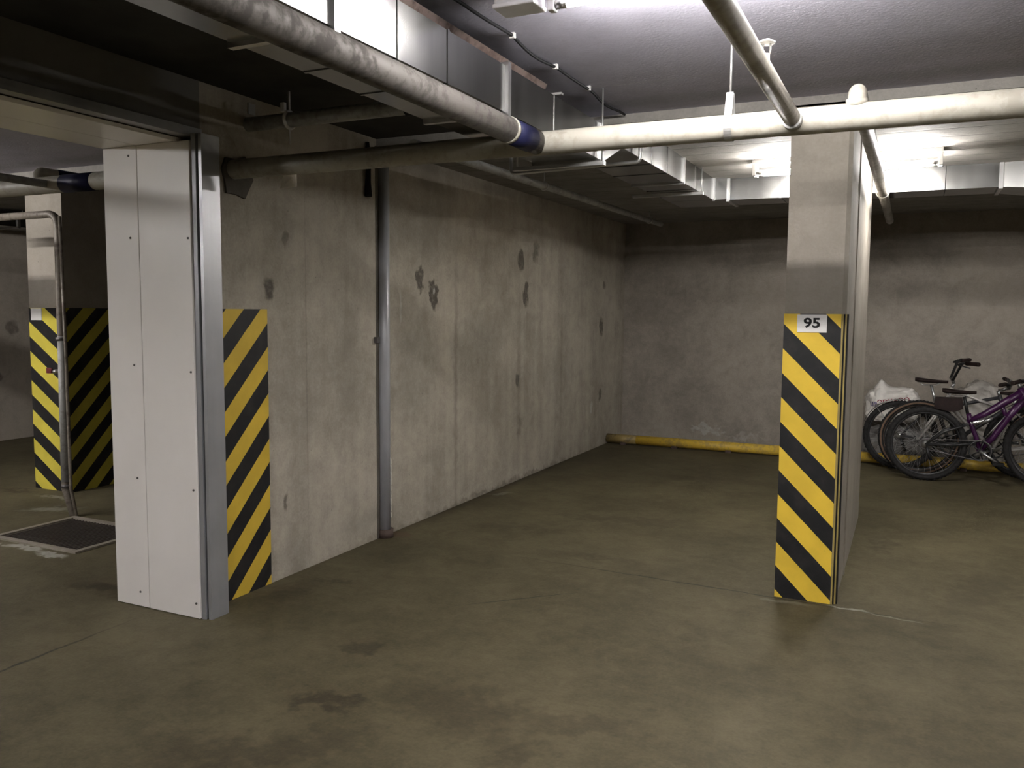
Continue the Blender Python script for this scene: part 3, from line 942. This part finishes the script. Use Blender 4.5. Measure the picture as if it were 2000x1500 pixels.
dr = empty('pump_riser', (-5.49, 4.06, 0), 'slim vertical pump pipe rising from the floor grate in front of the chevron pillar', 'pipe')
local(MB().tube(rounded([(-5.40, 4.06, -.02), (-5.49, 4.06, .20), (-5.475, 4.06, 1.2), (-5.465, 4.06, 2.16), (-6.1, 4.06, 2.16), (-6.6, 4.06, 2.16)], .10, 8), .0265, 18), 'pipe', M['pipe_brown'], dr)
local(MB().tube([(-5.487, 4.06, .25), (-5.472, 4.06, 1.30)], .0275, 18), 'lower_sleeve', M['pipe_grey'], dr)
local(MB().tube([(-5.43, 4.05, 2.14), (-5.418, 4.05, 1.2), (-5.43, 4.06, .2), (-5.38, 4.06, 0)], .012, 10), 'hose', M['pipe_brown'], dr)
for z in (1.28, .22):
    local(MB().tube([(-5.478, 4.06, z - .012), (-5.478, 4.06, z + .012)], .034, 16), 'clamp_ring', M['screw'], dr)
vv = MB().tube([(-5.49, 4.06, 1.05), (-5.53, 4.02, 1.05)], .014, 10)
local(vv, 'valve_stem', M['alloy'], dr)
local(MB().box(-5.575, -5.52, 4.005, 4.02, 1.035, 1.075, .004), 'valve_handle', M['redcable'], dr, 'red valve handle')

# duct along the outer wall beyond the gate
o = MB().box(-9.22, -8.70, 2.0, 8.6, 2.36, 2.50, .004)
dd = empty('side_duct', (-8.95, 5, 2.4), 'dull flat duct under the ceiling along the wall beyond the gate', 'duct')
local(o, 'duct_body', M['galv'], dd)
for y in (3.2, 4.6, 6.0, 7.4):
    local(MB().box(-9.22, -8.685, y - .015, y + .015, 2.345, 2.51), 'flange', M['galv_bright'], dd)
    local(MB().tube([(-8.70, y + .05, 2.50), (-8.70, y + .05, ZC if y < YP0 else ZCF)], .004, 6), 'hanger_rod', M['steel'], dd)

# ---------------------------------------------------------------- bicycles
def torus(mb, c, R, r, seg=48, ns=10, squash=1.0):
    prof = [(R + r * math.cos(2 * PI * k / ns), squash * r * math.sin(2 * PI * k / ns)) for k in range(ns)]
    return mb.lathe(prof, c, (0, 1, 0), seg, closed=True)


def wheel(root, name, cx, R, tyre_w, side, rimmat, knob=True, yaw=0.0):
    """tyre is the part; rim, spokes, hub its sub-parts; built round the axle at the origin"""
    ty = torus(MB(), (0, 0, 0), R - tyre_w, tyre_w, 56, 10)
    o = ty.build(name, M['tyre'], root, (cx, 0, R))
    o.rotation_euler.z = yaw
    if side == 'tan':
        s_ = MB()
        for sg in (-1, 1):
            s_.lathe([(R - tyre_w * 1.9, sg * tyre_w * .55), (R - tyre_w * 1.0, sg * tyre_w * 1.02), (R - tyre_w * .55, sg * tyre_w * .93)], (0, 0, 0), (0, 1, 0), 56)
        s_.build('sidewall', M['tan'], o)
    if knob:
        kn = MB()
        for k in range(72):
            a = 2 * PI * k / 72
            for yy in (-.45, .45) if k % 2 else (0,):
                c = Vector((math.cos(a) * (R - .001), yy * tyre_w, math.sin(a) * (R - .001)))
                u = Vector((-math.sin(a), 0, math.cos(a)))
                n_ = Vector((math.cos(a), 0, math.sin(a)))
                q = []
                for dz in (-.006, .003):
                    for du, dy in ((-.008, -.009), (.008, -.009), (.008, .009), (-.008, .009)):
                        q.append(c + n_ * dz + u * du + Vector((0, dy, 0)))
                kn.add(q, [(3, 2, 1, 0), (4, 5, 6, 7), (0, 1, 5, 4), (1, 2, 6, 5), (2, 3, 7, 6), (3, 0, 4, 7)])
        tag(kn.build('tread', M['tyre'], o), kind='stuff')
    rm = R - tyre_w * 2 + .006
    ri = MB().lathe([(rm + .004, -.013), (rm + .004, .013), (rm - .010, .012), (rm - .018, .005), (rm - .018, -.005), (rm - .010, -.012)], (0, 0, 0), (0, 1, 0), 48, closed=True)
    ri.build('rim', rimmat, o)
    MB().lathe([(.0001, -.055), (.008, -.055), (.008, -.035), (.026, -.033), (.026, -.028), (.014, -.024), (.014, .024), (.026, .028), (.026, .033), (.008, .035), (.008, .055), (.0001, .055)], (0, 0, 0), (0, 1, 0), 18).build('hub', M['alloy'], o)
    sp = MB()
    for k in range(32):
        a = 2 * PI * k / 32
        b = a + (.35 if k % 4 < 2 else -.35) * 2.2
        sg = .03 if k % 2 else -.03
        sp.tube([(math.cos(b) * .024, sg, math.sin(b) * .024), (math.cos(a) * (rm - .012), 0, math.sin(a) * (rm - .012))], .0011, 4, caps=False)
    tag(sp.build('spokes', M['alloy'], o), kind='stuff')
    return o


def fork_parts(root, st, R, wb, head_lo, head_hi, col, susp, steer, bar_h, bar_w, sweep, tyre_w, side, rimmat, stem_len=.09):
    """steering assembly is built straight, then turned about the head axis"""
    hl, hh_ = Vector(head_lo), Vector(head_hi)
    ax = (hh_ - hl).normalized()
    Rm = Matrix.Translation(hl) @ Matrix.Rotation(steer, 4, ax) @ Matrix.Translation(-hl)

    def T(p):
        return Rm @ Vector(p)
    axle = Vector((wb, 0, R))
    fk = MB()
    fk.tube([T(hl - ax * .01), T(hl + ax * .0)], .022, 12)
    for s in (-1, 1):
        cr = hl + Vector((.01, s * .055, -.02))
        fk.tube([T(hl + Vector((0, 0, -.01))), T(cr)], .016, 10)
        fk.tube([T(cr), T(cr * .45 + Vector((axle.x, s * .055, axle.z)) * .55), T((axle.x, s * .055, axle.z))], .014, 12, rads=[.013 if susp else .015, .019 if susp else .013, .016 if susp else .010])
    fk.build('fork', M['alloy'] if susp == 1 else col, root)
    wo = wheel(root, 'front_wheel', 0, R, tyre_w, side, rimmat)
    wo.matrix_local = Rm @ Matrix.Translation(axle)
    top = hh_ + ax * .045
    stemend = top + Vector((stem_len, 0, .035))
    so = MB().tube([T(hh_ - ax * .005), T(top)], .016, 10).tube([T(top), T(stemend)], .015, 10).build('stem', M['alloy'], root)
    hp = [stemend + Vector((-sweep, -bar_w / 2, bar_h)), stemend + Vector((-sweep * .35, -bar_w * .28, bar_h)), stemend + Vector((0, -.08, 0)), stemend, stemend + Vector((0, .08, 0)), stemend + Vector((-sweep * .35, bar_w * .28, bar_h)), stemend + Vector((-sweep, bar_w / 2, bar_h))]
    hp = [T(p) for p in hp]
    hb_ = MB().tube(hp, .0125, 12).build('handlebar', M['rim_dark'], root)
    for s, (i, j) in ((-1, (0, 1)), (1, (6, 5))):
        a, b = hp[i], hp[j]
        e = a + (b - a) * .75
        MB().tube([a + (a - b).normalized() * .012, a, a + (e - a) * .5, e], .018, 12, rads=[.017, .019, .0165, .019]).build('grip', M['saddle'], hb_)
        l0 = a + (b - a) * .9
        fwd = (T((1, 0, 0)) - T((0, 0, 0)))
        MB().tube([l0, l0 + fwd * .045 + Vector((0, 0, -.015)), l0 + fwd * .05 + (a - l0) * .9 + Vector((0, 0, -.035))], .006, 8, rads=[.012, .008, .006]).build('brake_lever', M['rim_dark'], hb_)
    return Rm


def saddle(root, x, z, tilt=0.0, mat='saddle', L=.27):
    """padded saddle: wide rear, long nose"""
    V, Fc = [], []
    ns, nr = 12, 12
    for i in range(ns + 1):
        t = i / ns
        xx = (t - .45) * L
        wd = .072 * (1 - t) ** .8 * (1.0 if t > .12 else (.55 + .45 * t / .12)) + .020
        th = .030 * (1 - .45 * t) * (1 if t > .05 else .7)
        zc = .018 * (1 - t) ** 2 + .006 * t
        for k in range(nr):
            a = 2 * PI * k / nr
            V.append((x + xx, wd * math.cos(a), z + zc + th * math.sin(a) * (.6 if math.sin(a) > 0 else 1.0) + tilt * (t - .4)))
    for i in range(ns):
        for k in range(nr):
            k2 = (k + 1) % nr
            Fc.append((i * nr + k, i * nr + k2, (i + 1) * nr + k2, (i + 1) * nr + k))
    Fc.append(tuple(range(nr)))
    Fc.append(tuple(ns * nr + k for k in reversed(range(nr))))
    o = MB().add(V, Fc, True).build('saddle', M[mat], root)
    r_ = MB()
    for s in (-1, 1):
        r_.tube([(x - .09, s * .022, z - .005), (x - .06, s * .022, z - .035), (x + .05, s * .022, z - .035), (x + .11, s * .012, z - .003)], .0035, 6)
    r_.build('rails', M['alloy'], o)
    return o


def drivetrain(root, bb, rax, side=-1):
    y = side * .05
    cr = MB()
    cr.lathe([(.078, -.0025), (.090, -.0025), (.092, 0), (.090, .0025), (.078, .0025)], (bb[0], y, bb[2]), (0, 1, 0), 36, closed=True)
    for k in range(5):
        a = 2 * PI * k / 5
        cr.tube([(bb[0], y, bb[2]), (bb[0] + .08 * math.cos(a), y, bb[2] + .08 * math.sin(a))], .006, 6)
    cr.tube([(bb[0], -.065, bb[2]), (bb[0], .065, bb[2])], .017, 12)
    c = cr.build('crankset', M['rim_dark'], root)
    for s, an in ((side, math.radians(-35)), (-side, math.radians(145))):
        e = (bb[0] + .17 * math.cos(an), s * .078, bb[2] + .17 * math.sin(an))
        MB().tube([(bb[0], s * .068, bb[2]), e], .012, 8, rads=[.014, .010]).build('crank_arm', M['alloy'], c)
        MB().box(e[0] - .045, e[0] + .045, min(s * .085, s * .17), max(s * .085, s * .17), e[2] - .012, e[2] + .012, .004).build('pedal', M['black_rubber'], c)
    ch = []
    for k in range(15):
        a = -PI / 2 + PI * k / 14
        ch.append((bb[0] + .091 * math.cos(a), y, bb[2] + .091 * math.sin(a)))
    for k in range(15):
        a = PI / 2 + PI * k / 14
        ch.append((rax[0] + .045 * math.cos(a), y, rax[2] + .045 * math.sin(a)))
    MB().tube(ch, .0042, 6, closed=True).build('chain', M['screw'], root)
    cs = MB()
    for k in range(6):
        cs.lathe([(.0001, 0), (.026 + k * .006, 0), (.026 + k * .006, .0022), (.0001, .0022)], (rax[0], side * (.052 - k * .005), rax[2]), (0, -side, 0), 24)
    cs.build('sprockets', M['alloy'], root)
    MB().tube([(rax[0] + .01, y, rax[2] - .02), (rax[0] + .02, y * 1.15, rax[2] - .07), (rax[0] + .05, y, rax[2] - .14)], .011, 8, rads=[.010, .017, .012]).build('derailleur', M['rim_dark'], root)


def bicycle_a():
    R = .337
    root = empty('bicycle', (.150, 8.47, 0), 'purple full suspension mountain bicycle parked in front of the others', 'bicycle', 'bicycles by the far wall')
    wheel(root, 'rear_wheel', 0, R, .027, 'black', M['rim_dark'])
    bb = (.43, 0, .31)
    rax = (0, 0, R)
    hl, hh_ = (.765, 0, .73), (.715, 0, .875)
    fr = MB()
    fr.tube([(.325, 0, .555), (.46, 0, .635), (.60, 0, .74), (.725, 0, .835)], .030, 14, rads=[.022, .028, .032, .034])
    fr.tube([(.75, 0, .785), (.64, 0, .62), (.53, 0, .43), (.43, 0, .31)], .026, 14, rads=[.034, .030, .026, .028])
    fr.tube([(.58, 0, .725), (.625, 0, .60)], .018, 12)
    fr.tube([(.43, 0, .31), (.40, 0, .42), (.345, 0, .56), (.33, 0, .63)], .020, 12)
    fr.tube([hl, hh_], .026, 14)
    fr.tube([(.43, -.045, .31), (.43, .045, .31)], .024, 12)
    fr.build('frame', M['purple'], root)
    sw = MB()
    for s in (-1, 1):
        sw.tube([(.40, s * .035, .37), (.22, s * .055, .345), (0, s * .062, R)], .012, 10)
        sw.tube([(0, s * .062, R), (.14, s * .058, .46), (.30, s * .045, .525)], .011, 10)
    sw.tube([(.30, -.05, .525), (.30, .05, .525)], .013, 10)
    sw.build('swingarm', M['rim_dark'], root)
    sh = MB().tube([(.31, 0, .53), (.38, 0, .55), (.47, 0, .575), (.52, 0, .60)], .018, 12, rads=[.010, .020, .020, .010])
    for k in range(7):
        sh.lathe([(.024, -.004), (.029, 0), (.024, .004)], (.355 + k * .02, 0, .542 + k * .0065), (.95, 0, .3), 14)
    sh.build('shock_absorber', M['alloy'], root)
    MB().tube([(.325, 0, .62), (.29, 0, .78)], .0138, 12).build('seatpost', M['rim_dark'], root)
    saddle(root, .235, .815, .0, L=.27)
    # saddle bag
    bg = MB().prism([(.055, .665), (.21, .64), (.285, .67), (.275, .765), (.06, .765)], 1, -.04, .04)
    bg.build('saddle_bag', M['saddle'], root)
    drivetrain(root, bb, rax)
    fork_parts(root, 0, R, .935, hl, hh_, M['rim_dark'], 2, math.radians(-22), .02, .60, .05, .027, 'black', M['rim_dark'])
    cb = MB()
    cb.tube([(.74, -.14, .97), (.84, -.06, .92), (.77, -.045, .80), (.58, -.035, .68), (.43, -.03, .56)], .003, 6)
    cb.tube([(.80, .12, .97), (.90, .03, .90), (.82, -.05, .74), (.86, -.07, .52)], .003, 6)
    cb.build('brake_cables', M['cable'], root)
    MB().tube([(.43, -.055, .38), (.61, -.050, .63)], .0042, 6).build('pump', M['alloy'], root)['label'] = 'thin bright rod standing for the highlight along the down tube'  # highlight of the down tube modelled as a bright rod, not a pump
    return root


def diamond(root, R, bb, seat_top, hl, hh_, mat, r=.017):
    fr = MB()
    st = Vector(seat_top)
    fr.tube([bb, st], r, 12)
    fr.tube([st + Vector((.015, 0, -.05)), Vector(hh_) + Vector((0, 0, -.02))], r * .95, 12)
    fr.tube([bb, hl], r * 1.15, 12)
    fr.tube([hl, hh_], r * 1.15, 12)
    for s in (-1, 1):
        fr.tube([bb, (bb[0] - .1, s * .05, bb[2] + .01), (0, s * .062, R)], .010, 8)
        fr.tube([st + Vector((0, 0, -.04)), (st.x * .6, s * .045, st.z * .65 + R * .3), (0, s * .062, R)], .008, 8)
    fr.tube([(bb[0], -.04, bb[2]), (bb[0], .04, bb[2])], .021, 12)
    return fr.build('frame', mat, root)


def bicycle_b():
    R = .335
    root = empty('bicycle', (-.066, 8.97, 0), 'dark bicycle with a chrome seatpost standing nearest the wall', 'bicycle', 'bicycles by the far wall')
    wheel(root, 'rear_wheel', 0, R, .024, 'black', M['rim_dark'])
    bb, hl, hh_ = (.43, 0, .28), (.86, 0, .62), (.82, 0, .76)
    st = (.29, 0, .66)
    diamond(root, R, bb, st, hl, hh_, M['grey_frame'])
    MB().tube([(.30, 0, .63), (.25, 0, .83)], .0138, 12).build('seatpost', M['alloy'], root)
    saddle(root, .235, .868, -.005, L=.285)
    fe = MB()
    pr_ = []
    for k in range(15):
        a = math.radians(35 + 125 * k / 14)
        pr_.append((math.cos(a) * (R + .012), math.sin(a) * (R + .012) + R))
    for (x0, z0), (x1, z1) in zip(pr_[:-1], pr_[1:]):
        fe.add([(x0, -.03, z0), (x0, .03, z0), (x1, .03, z1), (x1, -.03, z1), (x0 * 1.01, -.03, z0 + .003), (x0 * 1.01, .03, z0 + .003), (x1 * 1.01, .03, z1 + .003), (x1 * 1.01, -.03, z1 + .003)],
               [(0, 1, 2, 3), (7, 6, 5, 4), (0, 4, 5, 1), (2, 6, 7, 3), (1, 5, 6, 2), (3, 7, 4, 0)])
    fe.build('mudguard', M['rim_dark'], root)
    ms = MB()
    ms.tube([(-.22, -.035, .60), (-.15, -.05, .5), (0, -.068, R)], .0035, 6)
    ms.tube([(-.22, .035, .60), (-.15, .05, .5), (0, .068, R)], .0035, 6)
    ms.tube([(-.235, -.03, .615), (-.05, -.036, .684)], .006, 6)
    ms.build('mudguard_stay', M['alloy'], root)
    drivetrain(root, bb, (0, 0, R))
    fork_parts(root, 0, R, 1.04, hl, hh_, M['grey_frame'], 0, math.radians(-8), .05, .58, .06, .024, 'black', M['rim_dark'])
    return root


def bicycle_c():
    R = .352
    root = empty('bicycle', (1.135, 8.735, 0), 'pale framed bicycle with tan tyres facing left behind the purple one', 'bicycle', 'bicycles by the far wall')
    root.rotation_euler.z = PI
    wheel(root, 'rear_wheel', 0, R, .025, 'tan', M['rim_dark'])
    bb, hl, hh_ = (.43, 0, .28), (.83, 0, .70), (.785, 0, .835)
    st = (.29, 0, .68)
    diamond(root, R, bb, st, hl, hh_, M['white_frame'], .015)
    MB().tube([(.30, 0, .65), (.27, 0, .78)], .0138, 12).build('seatpost', M['alloy'], root)
    saddle(root, .25, .80, 0)
    drivetrain(root, bb, (0, 0, R))
    fork_parts(root, 0, R, 1.04, hl, hh_, M['white_frame'], 0, math.radians(5), .16, .52, .17, .026, 'tan', M['rim_dark'], .02)
    return root


bicycle_a()
bicycle_b()
bicycle_c()

# ---------------------------------------------------------------- bags by the wall
def bag(name, c, rad, seed, mat, peaks=(), flat=True, rough=.16, subdiv=5, ex=.75):
    bm = bmesh.new()
    bmesh.ops.create_icosphere(bm, subdivisions=subdiv, radius=1.0)
    off = Vector((seed * 3.7, seed * 1.3, seed * 7.1))
    for q in bm.verts:
        p = q.co.copy()
        sx = math.copysign(abs(p.x) ** ex, p.x)
        sy = math.copysign(abs(p.y) ** ex, p.y)
        sz = math.copysign(abs(p.z) ** ex, p.z)
        p2 = Vector((sx, sy, sz))
        d = noise.turbulence(p * 1.6 + off, 4, True) * rough - rough * .5
        d += abs(noise.noise(p * 4.5 + off)) * rough * .5 - abs(noise.noise(p * 9 + off * 2)) * rough * .3
        p2 *= (1 + d)
        w3 = Vector((p2.x * rad[0], p2.y * rad[1], p2.z * rad[2]))
        for (px, pz, pw, ph) in peaks:
            g_ = math.exp(-(((w3.x - px) / pw) ** 2)) * max(0, p.z) ** 2
            w3.z += g_ * ph
        if flat and w3.z < -rad[2] * .82:
            w3.z = -rad[2] * .82
        q.co = w3
    me = bpy.data.meshes.new(name)
    bm.to_mesh(me)
    bm.free()
    for p in me.polygons:
        p.use_smooth = True
    me.materials.append(mat)
    o = bpy.data.objects.new(name, me)
    COL.objects.link(o)
    o.location = c
    lo = min(q.co.z for q in me.vertices)
    return o


b0 = tag(bag('sack', (-.12, 9.475, .170), (.33, .185, .205), 4, M['bag_grey']), 'grey plastic sack on the floor under the white printed bag', 'bag', 'plastic bags by the far wall')
b1 = tag(bag('plastic_bag', (-.155, 9.475, .565), (.255, .165, .185), 2, M['bag_white'], peaks=((-.115, 0, .05, .09), (.17, 0, .07, .03)), rough=.20, ex=.6), 'crumpled white plastic bag with faded blue and red print behind the bicycles', 'bag', 'plastic bags by the far wall')
b2 = tag(bag('sack', (.62, 9.48, .37), (.25, .19, .45), 9, M['bag_pale'], peaks=((0, 0, .07, .03),)), 'pale dusty plastic sack against the wall right of the printed bag', 'bag', 'plastic bags by the far wall')

dg = bpy.context.evaluated_depsgraph_get()
bpy.context.view_layer.update()
bvh = BVHTree.FromPolygons([b1.matrix_world @ v.co for v in b1.data.vertices], [tuple(p.vertices) for p in b1.data.polygons])


def print_on_bag(body, cx, cz, size, mat, rot):
    me = text_mesh(body, size, 0.0, .001)
    bm = bmesh.new()
    bm.from_mesh(me)
    bmesh.ops.triangulate(bm, faces=bm.faces[:])
    bmesh.ops.subdivide_edges(bm, edges=[e for e in bm.edges if e.calc_length() > .012], cuts=2)
    for q in bm.verts:
        c_, s_ = math.cos(rot), math.sin(rot)
        x, z = q.co.x * c_ - q.co.y * s_ + cx, q.co.x * s_ + q.co.y * c_ + cz
        hit = bvh.ray_cast(Vector((x, 8.0, z)), Vector((0, 1, 0)))
        y = hit[0].y - .0025 if hit[0] else 9.3
        q.co = Vector((x, y, z)) - b1.location
    bm.to_mesh(me)
    bm.free()
    me.materials.clear()
    me.materials.append(mat)
    o = bpy.data.objects.new('print', me)
    COL.objects.link(o)
    o.parent = b1
    return o


bpy.context.view_layer.update()
print_on_bag('\u0428\\', -.325, .585, .062, M['ink_blue'], .12)['label'] = 'faded blue lettering'
print_on_bag('\u042dDKA\u042dO', -.145, .625, .070, M['ink_red'], .16)['label'] = 'faded red lettering'
